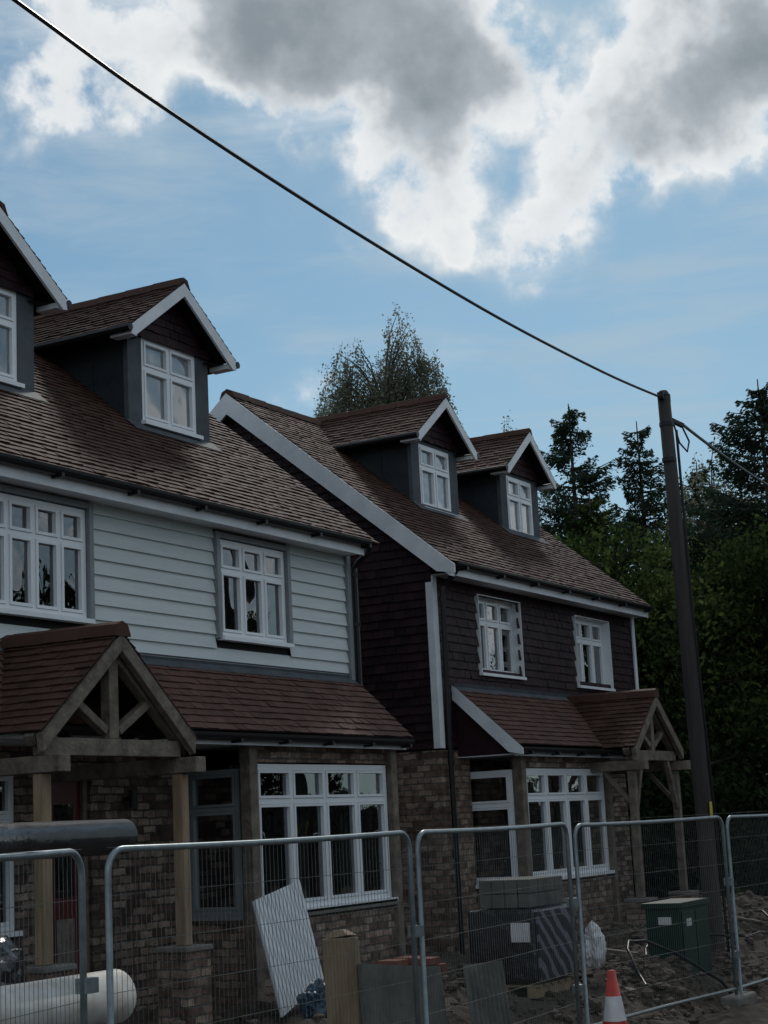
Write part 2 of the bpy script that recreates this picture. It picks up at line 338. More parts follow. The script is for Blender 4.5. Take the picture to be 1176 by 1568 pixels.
# ============================================================ HOUSE 1
H1=empty('weatherboard_house'); X0,X1=6.0,17.25
mainroof(H1,X0-.1,17.45); eaves(H1,X0-.1,17.2,wy=10.4,nb=1.1)
hol=[(10.96,12.44,3.70,4.76),(14.58,15.88,3.70,4.75),(7.2,8.7,3.70,4.76)]
b=MB(); wall(b,front(10.32),X0,X1,3.3,5.1,-.18,0,hol)
b.box(X0,X1,16.1,16.35,0,5.2)
for xa in(X0,X1-.2):
    b.quad((xa,10.5,0),(xa,16.3,0),(xa,16.3,5.1),(xa,RY,7.6),(xa,10.5,5.2)); 
b.box(X0,X1,10.62,16.1,2.75,2.9); b.box(X0,X1,10.5,16.1,5.0,5.08)
b.obj('carcass','dark',H1)
b=MB(); z=3.42
while z<4.86:
    seg=[(X0,X1-.06)]; zt=min(z+.146,4.88)
    for h in hol:
        if z<h[3]+.05 and zt>h[2]-.03:
            ns=[]
            for a,c in seg:
                if h[0]-.06>a and h[1]+.06<c: ns+= [(a,h[0]-.06),(h[1]+.06,c)]
                else: ns.append((a,c))
            seg=ns
    for a,c in seg:
        cuts=[a]; x=a+R.uniform(1.2,4)
        while x<c-.6: cuts.append(x); x+=4.2
        cuts.append(c)
        for q,w in zip(cuts[:-1],cuts[1:]):
            b.add([(q,10.27,z),(w-.002,10.27,z),(w-.002,10.298,zt+.01),(q,10.298,zt+.01),(q,10.318,z),(w-.002,10.318,z)],[(0,1,2,3),(4,5,1,0)])
    z+=.146
b.obj('weatherboarding','board',H1)
b=MB()
for h in hol:
    a,c,z0,z1=h
    b.box(a-.06,a-.001,10.235,10.42,z0-.03,z1+.06); b.box(c+.001,c+.06,10.235,10.42,z0-.03,z1+.06); b.box(a,c,10.24,10.42,z1+.001,z1+.058)
b.box(X1-.06,X1+.02,10.24,10.34,3.36,4.9)
b.obj('window_trim','trim',H1)
window(front(10.30),10.97,12.43,3.70,4.75,4,4.41,H1,'first_floor_window',sill=.07)
window(front(10.30),14.59,15.87,3.70,4.74,3,4.41,H1,'first_floor_window',sill=.07)
window(front(10.30),7.21,8.69,3.70,4.75,4,4.41,H1,'first_floor_window',sill=.07)
for cx,nm in((9.12,'dormer_c'),(12.25,'dormer_a'),(15.33,'dormer_b')): dormer(H1,cx,1.0,7.95,7.22,6.25,7.24,nm)
leanto(H1,X0-.1,17.35,9.56,2.64,10.3,3.38,'tile_red')
eaves(H1,X0-.1,17.3,zt=2.62,y=9.62,nb=.85,h=.11,wy=10.65)
v=MB(); v.add([(17.33,9.6,2.52),(17.33,10.3,2.52),(17.33,10.3,3.34),(17.33,9.6,2.62)],[(0,1,2,3)]); v.obj('lean_to_cheek','fascia',H1)
porch(H1,11.33,9.0,3.39,2.52,1.02,'porch',.72,False)
gh=[(12.24,12.85,-.1,2.31),(10.3,11.8,.9,2.3)]
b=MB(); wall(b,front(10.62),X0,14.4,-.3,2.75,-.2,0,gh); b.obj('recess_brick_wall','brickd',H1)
b=MB(); b.box(14.42,17.14,9.80,9.98,-.3,.78); b.box(14.42,17.14,9.82,9.98,2.36,2.6); b.box(17.16,17.25,9.86,16.3,-.3,2.6); b.box(14.36,14.44,9.88,10.62,-.3,.8); b.obj('bay_brickwork','brick',H1)
b=MB(); b.box(14.27,14.41,9.74,9.87,-.1,2.6); b.box(17.14,17.27,9.74,9.855,-.1,2.6); b.obj('bay_oak_posts','oakd',H1,bevel=.008)
b=MB(); b.box(14.41,17.14,9.74,9.86,.782,.84); b.obj('stone_sill','conc',H1)
window(front(9.83),14.44,17.12,.86,2.34,4,1.96,H1,'bay_window',sill=.06,w=.06)
window(left(14.36),9.93,10.58,.85,2.3,1,1.9,H1,'bay_side_window',sill=.05,w=.05,fm='trim')  # white frame coloured grey, its shadow put into the colour
b=MB()
for a,c in((14.5,14.9),(16.6,17.05),(15.6,15.85)):
    x=a
    while x<c: b.box(x,x+.05,10.12+R.uniform(-.02,.02),10.15,.75,2.35); x+=.055
b.obj('curtains','curt',H1)
b=MB(); b.box(12.30,12.79,10.70,10.74,0,2.25); b.obj('front_door','door',H1)
b=MB(); b.box(12.24,12.30,10.66,10.8,-.1,2.31); b.box(12.79,12.85,10.66,10.8,-.1,2.31); b.box(12.30,12.79,10.66,10.8,2.25,2.31); b.box(12.42,12.67,10.685,10.699,.25,.95); b.obj('door_frame','oakd',H1)
b=MB(); b.box(12.42,12.67,10.685,10.699,1.15,2.0); b.obj('door_glazing','glass',H1)
window(front(10.66),10.3,11.8,.9,2.3,3,1.9,H1,'ground_window')
b=MB(); b.tube([(13.35,10.5,1.95),(13.35,10.5,2.12)],.045,12); b.box(13.32,13.38,10.5,10.6,2.02,2.06); b.obj('wall_light','black',H1)
b=MB(); b.tube([(17.25,9.95,4.93),(17.27,10.0,4.85),(17.32,10.15,4.78),(17.32,10.22,4.7),(17.32,10.22,3.3)],.036,8)
for z in(4.6,4.0): b.tube([(17.32,10.22,z),(17.32,10.22,z+.05)],.046,8)
b.obj('downpipe','black',H1)
# ============================================================ HOUSE 2
H2=empty('tile_hung_house'); A,B=19.42,26.4
mainroof(H2,19.27,26.5); eaves(H2,19.42,26.42,wy=10.4,nb=1.1)
hol=[(20.70,22.05,3.64,4.72),(24.0,25.36,3.62,4.70)]
b=MB(); wall(b,front(10.33),A,B,2.6,5.1,-.2,0,hol)
b.box(A,B,16.1,16.35,0,5.2); b.box(A,B,10.6,16.1,2.75,2.9); b.box(A,B,10.53,16.1,5.0,5.08)
for xa in(A+.01,B-.02): b.quad((xa,10.34,2.3),(xa,16.35,2.3),(xa,16.35,5.0),(xa,RY,7.72),(xa,10.34,5.2))
b.quad((B-.03,10.61,-.3),(B-.03,16.35,-.3),(B-.03,16.35,2.3),(B-.03,10.61,2.3))
b.obj('carcass','dark',H2)
b=MB()
def ins(u,v):
    x=A+u; z=2.62+v
    return not any(h[0]-.0<x<h[1]+.0 and h[2]<z<h[3]+.02 for h in hol)
tiles(b,(A,10.32,2.62),(1,0,0),(0,0,1),(0,-1,0),B-A,2.25,g=.115,tw=.165,inside=ins,lift=.024)
def ins2(u,v):
    y=10.3+u; z=2.6+v; yy=y if y<RY else 2*RY-y
    return z<rz(yy)-.12
tiles(b,(A-.0,10.3,2.60),(0,1,0),(0,0,1),(-1,0,0),6.05,5.1,g=.115,tw=.165,inside=ins2,lift=.024)
b.obj('tile_hanging','tile_dark',H2)
b=MB()
for a,c,z0,z1 in hol:
    b.box(a,a+.012,10.27,10.45,z0,z1); b.box(c-.012,c,10.27,10.45,z0,z1); b.box(a+.012,c-.012,10.28,10.45,z1-.012,z1); b.box(a-.02,c+.02,10.25,10.45,z0-.04,z0-.001)
b.obj('window_reveals','white',H2)
for a,c,z0,z1 in hol: window(front(10.43),a+.013,c-.013,z0,z1-.013,3,z0+.73,H2,'first_floor_window',sill=0)
dormer(H2,21.8,.93,7.86,7.17,6.17,7.12,'dormer_a'); dormer(H2,24.72,.93,7.86,7.15,6.15,7.10,'dormer_b')
b=MB(); x=19.24
for s in(1,-1):
    Y=lambda y: y if s==1 else 2*RY-y
    vs=[]
    for xx in(x,x+.03):
        vs+=[(xx,Y(9.86),rz(9.86)+.01),(xx,RY,rz(RY)+.0),(xx,RY,rz(RY)-.30),(xx,Y(10.12),rz(10.12)-.27),(xx,Y(9.86),rz(9.86)-.1)]
    b.add(vs,[(0,1,2,3,4),(5,6,7,8,9),(2,3,8,7),(3,4,9,8),(4,0,5,9),(0,1,6,5)])
    b.add([(x+.03,Y(9.95),rz(9.95)-.2),(A+.02,Y(9.95),rz(9.95)-.2),(A+.02,RY,rz(RY)-.2),(x+.03,RY,rz(RY)-.2)],[(0,1,2,3)])
b.box(A-.06,A-.03,10.262,10.36,2.6,4.75); b.box(A-.03,A+.07,10.262,10.285,2.6,4.83)
b.box(B-.07,B+.03,10.262,10.285,3.3,4.83)
b.obj('bargeboards_and_corner_trim','fascia',H2)
b=MB(); wall(b,left(A),10.3,16.3,-.3,2.58,-.2,0,[]); 
b.box(A+.205,A+.8,10.3,10.5,-.3,2.58); b.obj('side_brickwork','brick',H2)
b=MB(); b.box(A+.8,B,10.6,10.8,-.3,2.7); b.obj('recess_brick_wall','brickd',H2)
leanto(H2,19.86,25.5,9.4,2.60,10.3,3.40,'tile_red')
eaves(H2,19.9,24.9,zt=2.57,y=9.46,nb=.85,h=.11,wy=10.65)
b=MB(); vs=[]
for xx in(19.82,19.85): vs+=[(xx,9.33,2.55),(xx,10.3,3.43),(xx,10.3,3.24),(xx,9.53,2.51),(xx,9.33,2.47)]
b.add(vs,[(0,1,2,3,4),(5,6,7,8,9),(2,3,8,7),(3,4,9,8),(4,0,5,9)]); b.obj('lean_to_bargeboard','fascia',H2)
b=MB(); b.quad((19.9,9.6,2.5),(19.9,10.3,2.5),(19.9,10.3,3.3)); b.obj('lean_to_cheek','tile_dark',H2)
porch(H2,23.56,8.9,3.36,2.58,.97,'porch',.5,True)
b=MB(); b.box(20.40,23.14,9.62,9.8,-.3,.8); b.box(20.40,23.14,9.64,9.8,2.32,2.56); b.box(20.28,20.38,9.72,10.6,-.3,.76); b.obj('bay_brickwork','brick',H2)
b=MB(); b.box(20.24,20.38,9.56,9.69,-.1,2.5); b.box(23.14,23.26,9.56,9.69,-.1,2.5); b.obj('bay_oak_posts','oakd',H2,bevel=.008)
window(front(9.65),20.42,23.12,.88,2.31,4,1.93,H2,'bay_window',w=.06)
window(left(20.28),9.71,10.45,.84,2.3,1,1.85,H2,'bay_side_window',w=.06)
b=MB(); b.box(23.3,23.75,10.55,10.6,0,2.1); b.obj('front_door','dark',H2)
b=MB()
for a,c in((20.5,20.9),(22.7,23.05)):
    x=a
    while x<c: b.box(x,x+.05,9.95+R.uniform(-.02,.02),9.98,.8,2.3); x+=.055
b.obj('curtains','curt',H2)
b=MB(); b.tube([(19.55,9.95,4.93),(19.55,10.05,4.82),(19.53,10.2,4.7),(19.53,10.22,2.7),(19.53,10.2,.0)],.036,8)
for z in(4.5,3.6,2.4,1.2): b.tube([(19.53,10.21,z),(19.53,10.21,z+.05)],.048,8)
b.obj('downpipe','black',H2)
# ============================================================ ground
MO=[(17.4,6.9,.16,.6),(23.5,7.6,.42,1.4),(20.6,8.3,.25,.9),(14.2,7.8,.14,.7),(26.5,6.8,.35,1.3),(17.6,8.2,.3,.7),(16.9,6.6,.12,.35),(19.3,6.5,.15,.5),(22,6.6,.2,.8)]
def gz(x,y):
    t=min(max((y-6.0)/1.3,0),1); t=t*t*(3-2*t); z=-.36+.36*t
    if y<5.2: return -.36
    for mx,my,h,r in MO: z+=h*math.exp(-((x-mx)**2+(y-my)**2)/(r*r))
    if 5<x<32 and y<10.4:
        z+=(noise.noise(Vector((x*1.7,y*1.7,0)))*.10+noise.noise(Vector((x*5,y*5,3)))*.06+noise.noise(Vector((x*12,y*12,3)))*.035)*min((y-5.2)/.6,1)
    return z
xs=[-400,-200,-80,-30,-10,0,4]+[5+i*.09 for i in range(300)]+[33,36,40,46,55,70,100,160,260,400]
ys=[-400,-200,-80,-30,-14,-6,-2,3.4,3.8]+[5+i*.09 for i in range(60)]+[11,12,14,17,22,30,45,70,120,200,400]
g=MB(); g.v=[(x,y,gz(x,y)) for x in xs for y in ys]; n=len(ys)
g.f=[(i*n+j,(i+1)*n+j,(i+1)*n+j+1,i*n+j+1) for i in range(len(xs)-1) for j in range(n-1)]
g.obj('ground','mud')
g=MB(); g.quad((-200,-3,-.352),(200,-3,-.352),(200,3.3,-.352),(-200,3.3,-.352)); g.obj('road','asphalt')
g=MB(); g.box(-200,200,3.302,3.43,-.37,-.24); g.obj('kerb','conc')
rb=MB()
bm=bmesh.new(); bmesh.ops.create_icosphere(bm,subdivisions=1,radius=1); iv=[v.co.copy() for v in bm.verts]; fi=[[v.index for v in f.verts] for f in bm.faces]; bm.free()
def rock(mb,x,y,z,s):
    sx,sy,sz=s*R.uniform(.6,1.3),s*R.uniform(.6,1.3),s*R.uniform(.4,.9); a=R.uniform(0,6.28); ca,sa=math.cos(a),math.sin(a); vs=[]
    for v in iv:
        k=R.uniform(.65,1.2); X,Y,Z=v.x*sx*k,v.y*sy*k,v.z*sz*k; vs.append((x+X*ca-Y*sa,y+X*sa+Y*ca,z+Z))
    mb.add(vs,fi)
for i in range(3900):
    if i<1500: x=R.uniform(14.5,29); y=R.uniform(6.05,9.0)
    elif i<3100:
        mo=R.choice(MO); x=R.gauss(mo[0],mo[3]*.6); y=R.gauss(mo[1],mo[3]*.5)
        if y<5.9 or y>9.3: continue
    else: x=R.uniform(8,20); y=R.uniform(6.6,9.2)
    s=min(.012+abs(R.gauss(0,.03)),.14); rock(rb,x,y,gz(x,y)+s*.15,s)
rb.obj('rubble','rock')
# ============================================================ fence panels
def panel(p,q,ztop=1.62,zb=-.33,name='metal_fence_panel'):
    e=empty(name); p=Vector((p[0],p[1],0)); q=Vector((q[0],q[1],0)); d=(q-p); L=d.length; d=d.normalized()
    bow=R.uniform(-.03,.03)
    def P(u,z): k=bow*math.sin(math.pi*u/L); return (p.x+d.x*u-d.y*k,p.y+d.y*u+d.x*k,z-.012*math.sin(math.pi*u/L)*(z>1))
    m=MB(); r=.0195; c=.13
    pts=[P(.04,zb)]+[P(.04,ztop-c)]
    for k in range(1,6): a=math.pi/2*k/6; pts.append(P(.04+c*(1-math.cos(a)),ztop-c+c*math.sin(a)))
    pts+=[P(.04+c+(L-.08-2*c)*k/8,ztop) for k in range(9)]
    for k in range(1,6): a=math.pi/2*k/6; pts.append(P(L-.04-c+c*math.sin(a),ztop-c+c*math.cos(a)))
    pts+=[P(L-.04,ztop-c),P(L-.04,zb)]
    m.tube(pts,r,10); m.tube([P(.05,zb+.12),P(L/2,zb+.12),P(L-.05,zb+.12)],.017,8)
    m.obj('tube_frame','galv',e,smooth=True)
    w=MB(); u=.1
    while u<L-.08:
        w.beam(P(u,zb+.12),P(u,ztop),.0022,.0022,up=(1,0,0)); u+=.045
    for z in [zb+.35+.265*i for i in range(7)]: 
        w.beam(P(.04,z),P(L-.04,z),.0032,.0032)
    w.obj('wire_mesh','wire',e)
    f=MB(); f.box(q.x-.3,q.x+.3,q.y-.11,q.y+.11,zb-.1,zb+.06); f.obj('foot_block','conc',e,bevel=.03)
    k=MB(); k.box(q.x-.05,q.x+.05,q.y-.04,q.y+.04,.85,.93); k.box(q.x-.05,q.x+.05,q.y-.04,q.y+.04,.1,.17); k.obj('clamps','galv',e)
    return e
panel((3.9,5.35),(7.35,6.12),1.6)
panel((7.6,6.2),(11.12,6.18),1.60); panel((11.2,6.2),(14.5,6.42),1.595); panel((14.55,6.4),(17.9,6.1),1.575); panel((17.95,6.1),(21.4,6.0),1.57); panel((21.45,6.0),(24.9,5.9),1.57)
# ============================================================ utility pole and cable
po=empty('utility_pole')
m=MB(); m.tube([(19.88,7,-.5),(19.85,7,1.6),(19.72,7,4.5),(19.62,7,6.74)],[.115,.105,.09,.078],16); m.obj('pole','pole',po,smooth=True)
m=MB(); m.beam((19.5,7,6.72),(19.76,7,6.72),.08,.09); m.tube([(19.62,7,6.74),(19.62,7,6.80)],[.085,.05],12); m.beam((19.7,6.98,6.45),(19.95,6.9,6.4),.05,.05)
for z in(6.35,5.9): m.tube([(19.64,7,z),(19.64,7,z+.05)],.09,14)
m.tube([(19.9,6.9,6.4),(20.0,6.85,6.2),(19.9,6.85,6.05),(19.78,6.9,6.15),(19.76,6.95,6.4)],.012,6)
m.tube([(19.7,6.9,6.3),(19.75,6.9,4),(19.93,6.88,1.0),(19.95,6.87,-.3)],.018,6)
m.obj('fittings','black',po)
m=MB(); m.box(19.75,19.83,6.885,6.892,1.55,1.75); m.obj('label','yellow',po)
m=MB()
def cat(p,q,sag,n=24):
    p=Vector(p);q=Vector(q); return [p.lerp(q,i/n)-Vector((0,0,4*sag*(i/n)*(1-i/n))) for i in range(n+1)]
pp=[(19.55,7,6.70),(17.5,6.93,6.58),(14.47,6.8,6.48),(11.21,6.6,6.44),(8.69,6.45,6.48),(7.05,6.3,6.53),(3,6.0,6.75),(-3,5.6,7.3),(-9,5.2,8.1)]
ctrl=[Vector(p) for p in pp]; sp=[]
for i in range(len(ctrl)-1):
    p0=ctrl[max(i-1,0)];p1=ctrl[i];p2=ctrl[i+1];p3=ctrl[min(i+2,len(ctrl)-1)]
    for k in range(8):
        t=k/8; sp.append(.5*((2*p1)+(-p0+p2)*t+(2*p0-5*p1+4*p2-p3)*t*t+(-p0+3*p1-3*p2+p3)*t**3))
sp.append(ctrl[-1]); m.tube(sp,.0145,6); m.tube(cat((19.9,6.9,6.42),(46,10.5,9.2),.5),.02,6)
m.obj('overhead_cable','black')
# ============================================================ site objects
o=empty('utility_cabinet'); z0=-.3
m=MB(); m.box(17.95,18.85,6.7,7.1,z0,.62); m.obj('body','green',o,bevel=.012)
m=MB(); m.box(17.92,18.88,6.67,7.13,.62,.68); m.box(17.99,18.39,6.688,6.698,z0+.1,.58); m.box(18.41,18.81,6.688,6.698,z0+.1,.58); m.obj('lid_and_doors','green',o,bevel=.008)
m=MB(); m.box(17.938,17.948,6.8,6.95,.45,.53); m.box(18.1,18.25,6.68,6.686,.42,.5); m.obj('labels','wrapw',o)
o=empty('brick_pallet')
m=MB(); m.box(15.1,16.05,7.1,7.82,.12,.8); m.obj('wrapped_stack','wrap',o,bevel=.03)
m=MB(); m.box(15.13,16.02,7.075,7.096,.14,.78); m.obj('printed_wrap_face','striped',o)
m=MB()
for yy in(7.12,7.42,7.7): m.box(15.1,16.05,yy,yy+.1,-.02,.08)
for i in range(6): m.box(15.1+i*.165,15.2+i*.165,7.1,7.82,.082,.1)
m.obj('timber_pallet','oak',o)
m=MB()
for i in range(4):
    for j in range(4): m.box(15.25+i*.2,15.44+i*.2,7.2+j*.14,7.33+j*.14,.81,.94); m.box(15.25+i*.2,15.44+i*.2,7.2+j*.14,7.33+j*.14,.945,1.08)
m.obj('upper_brick_pack','slab',o,bevel=.008)
m=MB(); m.box(15.085,15.096,7.15,7.35,.5,.68); m.obj('paper_label','wrapw',o)
m=MB()
for r in range(4):
    for c in range(6):
        for k in range(2):
            x=13.85+c*.11+R.uniform(-.01,.01); y=7.75+k*.225; z=-.02+.07*r
            if r==3 and R.random()<.4: continue
            m.box(x,x+.1,y,y+.215,z+.18,z+.243)
m.box(13.83,14.5,7.7,8.2,-.2,.155)
m.obj('loose_brick_stack','redbrick',bevel=.004)
BL,BR,TL,TR=map(Vector,((12.94,8.6,.04),(13.8,8.7,.28),(13.14,9.0,1.035),(14.07,9.1,1.173))); nn=(BR-BL).cross(TL-BL).normalized()
o=empty('ribbed_radiator_panel'); m=MB(); K=15
for i in range(K):
    a=(i+.1)/K; c=(i+.80)/K; p=[BL.lerp(BR,a),BL.lerp(BR,c),TL.lerp(TR,c),TL.lerp(TR,a)]
    m.add([q+nn*.004 for q in p]+[q+nn*.036 for q in p],[(0,1,2,3),(4,5,6,7),(0,1,5,4),(1,2,6,5),(2,3,7,6),(3,0,4,7)])
m.obj('ribs','sheet',o)
m=MB(); p=[BL,BR,TR,TL]; m.add([q-nn*.004 for q in p]+[q+nn*.003 for q in p],[(0,1,2,3),(4,5,6,7),(0,1,5,4),(1,2,6,5),(2,3,7,6),(3,0,4,7)]); m.obj('groove_shade','trim',o)  # dark sheet paints in the shade between the ribs
def ribbed(name,BL,BR,TL,TR,n,amp,mt):
    BL,BR,TL,TR=map(Vector,(BL,BR,TL,TR)); nn=(BR-BL).cross(TL-BL).normalized(); m=MB(); K=n*6
    for side in(0,.006):
        b=len(m.v)
        for i in range(K+1):
            t=i/K; h=amp*math.sin(i/6*2*math.pi)
            m.v.append(tuple(BL.lerp(BR,t)+nn*(h+side))); m.v.append(tuple(TL.lerp(TR,t)+nn*(h+side)))
        for i in range(K): m.f.append((b+2*i,b+2*i+2,b+2*i+3,b+2*i+1))
    return m.obj(name,mt)
ribbed('corrugated_roof_sheet',(13.05,6.75,-.3),(13.8,6.75,-.25),(13.3,6.95,.45),(14.05,6.95,.42),9,.03,'slab')
m=MB(); m.add([(11.75,7.0,-.25),(13.1,7.0,-.25),(13.1,7.06,.46),(11.8,7.06,.60),(11.75,7.04,-.25),(13.1,7.04,-.25),(13.1,7.10,.46),(11.8,7.10,.60)],[(0,1,2,3),(4,5,6,7),(3,2,6,7),(0,3,7,4),(1,2,6,5)]); m.obj('board_panel','slab')
m=MB(); m.beam((11.78,7.2,-.2),(11.80,7.25,.8),.26,.16,up=(1,0,0),taper=.97); m.beam((11.80,7.25,.8),(11.805,7.26,.86),.25,.15,up=(1,0,0),taper=.4); m.obj('timber_gate_post','oak',bevel=.01)
def bag(name,c,s,mt,seed):
    bm=bmesh.new(); bmesh.ops.create_icosphere(bm,subdivisions=4,radius=1)
    for v in bm.verts:
        n1=noise.noise(v.co*1.6+Vector((seed,0,0))); n2=noise.noise(v.co*5+Vector((0,seed,0)))
        k=1+.35*n1+.25*abs(n2)
        v.co=Vector((v.co.x*s[0]*k,v.co.y*s[1]*k,max(v.co.z,-.75)*s[2]*k))+Vector(c)
    me=bpy.data.meshes.new(name); bm.to_mesh(me); bm.free(); o=bpy.data.objects.new(name,me); bpy.context.collection.objects.link(o); me.materials.append(M[mt]); return o
bag('blue_plastic_bag',(13.1,8.3,.12),(.18,.15,.2),'bluep',3)
bag('white_plastic_bag',(16.6,7.15,.33),(.12,.1,.22),'wrapw',8)
bag('black_rubble_bag',(8.5,8.0,.62),(.45,.3,.42),'wrap',12)
o=empty('traffic_cone')
m=MB(); m.tube([(13.8,5.8,-.30),(13.8,5.8,-.05)],[.15,.10],24,cap=False); m.tube([(13.8,5.8,.15),(13.8,5.8,.36)],[.065,.032],24); m.obj('cone_body','cone',o,smooth=True)
m=MB(); m.tube([(13.8,5.8,-.05),(13.8,5.8,.15)],[.101,.066],24,cap=False); m.obj('reflective_sleeve','wrapw',o,smooth=True)
m=MB(); m.box(13.58,14.02,5.58,6.02,-.36,-.30); m.obj('cone_base','black',o,bevel=.03)
o=empty('site_fuel_tank')
def caps(mb,x0,x1,y,z,r,n=28):
    pts=[];rs=[]
    for k in range(7): a=math.pi/2*k/6; pts.append((x0+r*.45*(1-math.sin(a)),y,z)); rs.append(max(r*math.cos(math.pi/2-a),.004))
    for k in range(6,-1,-1): a=math.pi/2*k/6; pts.append((x1-r*.45*(1-math.sin(a)),y,z)); rs.append(max(r*math.cos(math.pi/2-a),.004))
    mb.tube(pts,rs,n)
m=MB(); caps(m,6.2,8.68,7.0,.69,.165); m.obj('white_tank','rust',o,smooth=True)
m=MB()
for x in(6.6,8.4):
    for s in(-1,1): m.beam((x,7+s*.22,-.1),(x,7+s*.14,.56),.04,.04,up=(1,0,0))
    m.box(x-.03,x+.03,6.8,7.2,.46,.5)
m.obj('steel_cradle','galv',o)
o=empty('black_drainage_pipe')
m=MB(); caps(m,5.6,9.05,7.2,1.67,.115); m.obj('pipe','wrap',o,smooth=True)
m=MB()
for x in(6.0,7.4):
    for s in(-1,1): m.beam((x,7.2+s*.35,-.05),(x,7.2+s*.05,1.56),.035,.035,up=(1,0,0))
m.obj('pipe_trestle','galv',o)
m=MB()
for k in range(3):
    x=16.6+k*1.9; y=6.9+R.uniform(-.4,.6); pts=[]
    for i in range(14):
        t=i/13; xx=x+t*1.6; yy=y+.35*math.sin(t*5+k); pts.append((xx,yy,gz(xx,yy)+.05+.18*math.sin(t*math.pi)))
    m.tube(pts,.018,6)
m.obj('black_hoses','black',smooth=True)
m=MB()
for k in range(22):
    x=R.uniform(14.5,24); y=R.uniform(6.4,8.6); a=R.uniform(0,3.1); l=R.uniform(.3,.8); z=gz(x,y)+.04
    m.beam((x,y,z),(x+l*math.cos(a),y+l*math.sin(a),z+R.uniform(0,.12)),R.uniform(.04,.1),.025)
m.obj('scrap_timber','oakd')
# ============================================================ trees
def quads(name,C,s,mt,parent,aspect=.55,axis=None):
    n=len(C); a=NP.normal(size=(n,3))
    if axis is not None: a=axis+a*.35
    a/=np.linalg.norm(a,axis=1)[:,None]+1e-9
    b=NP.normal(size=(n,3)); 
    b-=a*(a*b).sum(1)[:,None]; b/=np.linalg.norm(b,axis=1)[:,None]+1e-9
    sz=(s*NP.uniform(.55,1.3,n))[:,None]
    V=np.stack([C-a*sz,C+b*sz*aspect,C+a*sz,C-b*sz*aspect],1).reshape(-1,3)
    me=bpy.data.meshes.new(name); me.vertices.add(4*n); me.vertices.foreach_set('co',V.astype(np.float32).ravel())
    me.loops.add(4*n); me.loops.foreach_set('vertex_index',np.arange(4*n,dtype=np.int32)); me.polygons.add(n)
    me.polygons.foreach_set('loop_start',np.arange(0,4*n,4,dtype=np.int32)); me.polygons.foreach_set('loop_total',np.full(n,4,dtype=np.int32)); me.update(calc_edges=True)
    me.materials.append(M[mt]); o=bpy.data.objects.new(name,me); bpy.context.collection.objects.link(o); o.parent=parent
def broad(name,x,y,h,r,nl,mt='leaf',ls=.06,low=.15,clumps=90,cr=.42):
    e=empty(name); t=MB(); t.tube([(x,y,-.3),(x+.1,y,h*.3),(x,y+.1,h*.6),(x,y,h*.92)],[.22*min(1,h/5),.16*min(1,h/5),.09*min(1,h/5),.02],8)
    C=[];
    for i in range(clumps):
        u=R.uniform(low,1); rad=r*math.sqrt(max(0,1-((u-.5)/.56)**2))*R.uniform(.3,1.05); a=R.uniform(0,6.28)
        c=Vector((x+rad*math.cos(a),y+rad*math.sin(a),u*h+R.uniform(-.2,.35))); k=R.uniform(.4,1.25)
        C.append((c,k)); 
        if i%2==0: t.tube([(x,y,max(.3,c.z-rad*.6)),tuple((Vector((x,y,c.z))+c)/2-Vector((0,0,.1))),tuple(c)],[.05,.03,.01],5)
    t.obj('trunk_and_limbs','bark',e)
    per=nl//clumps; pts=[]
    for c,k in C: pts.append(np.array(c)+NP.normal(size=(int(per*k),3))*np.array([cr*k,cr*k,cr*k*.6]))
    quads('foliage',np.concatenate(pts),ls,mt,e); return e
def conifer(name,x,y,h,rb,dens=1,ls=.055,z0=.8,mt='leafc',top=.3):
    e=empty(name); t=MB(); t.tube([(x,y,-.3),(x,y,h*.5),(x,y,h)],[.2,.11,.012],8)
    P=[];AX=[]; z=h*top
    while z<h-.12:
        f=(h-z)/(h-z0); L=rb*(f**.7)*R.uniform(.65,1.25)+.12; nb=R.randint(5,8) 
        for k in range(nb):
            a=R.uniform(0,6.28); l=L*R.uniform(.5,1.2); d=np.array([math.cos(a),math.sin(a),0]); rise=R.uniform(.0,.45)
            n=int(l*130*dens)+8; tt=NP.uniform(.08,1,n)**.8
            zc=z+l*(rise*tt-.5*tt*(1-tt)*.9)
            side=NP.normal(size=n)*.2*(1.15-tt)*min(l,1.4); perp=np.array([-d[1],d[0],0])
            p=np.array([x,y,0])+d[None,:]*(l*tt)[:,None]+perp[None,:]*side[:,None]; p[:,2]=zc-np.abs(NP.normal(size=n))*.11
            P.append(p); AX.append(np.tile(d*.8+np.array([0,0,-.3]),(n,1)))
            t.tube([(x,y,z),(x+d[0]*l*.5,y+d[1]*l*.5,z+l*(rise*.5-.11)),(x+d[0]*l*.95,y+d[1]*l*.95,z+l*rise*.93)],[.022,.014,.005],4)
        z+=R.uniform(.14,.27)
    t.obj('trunk_and_branches','bark',e); quads('needles',np.concatenate(P),ls,mt,e,axis=np.concatenate(AX),aspect=.38)
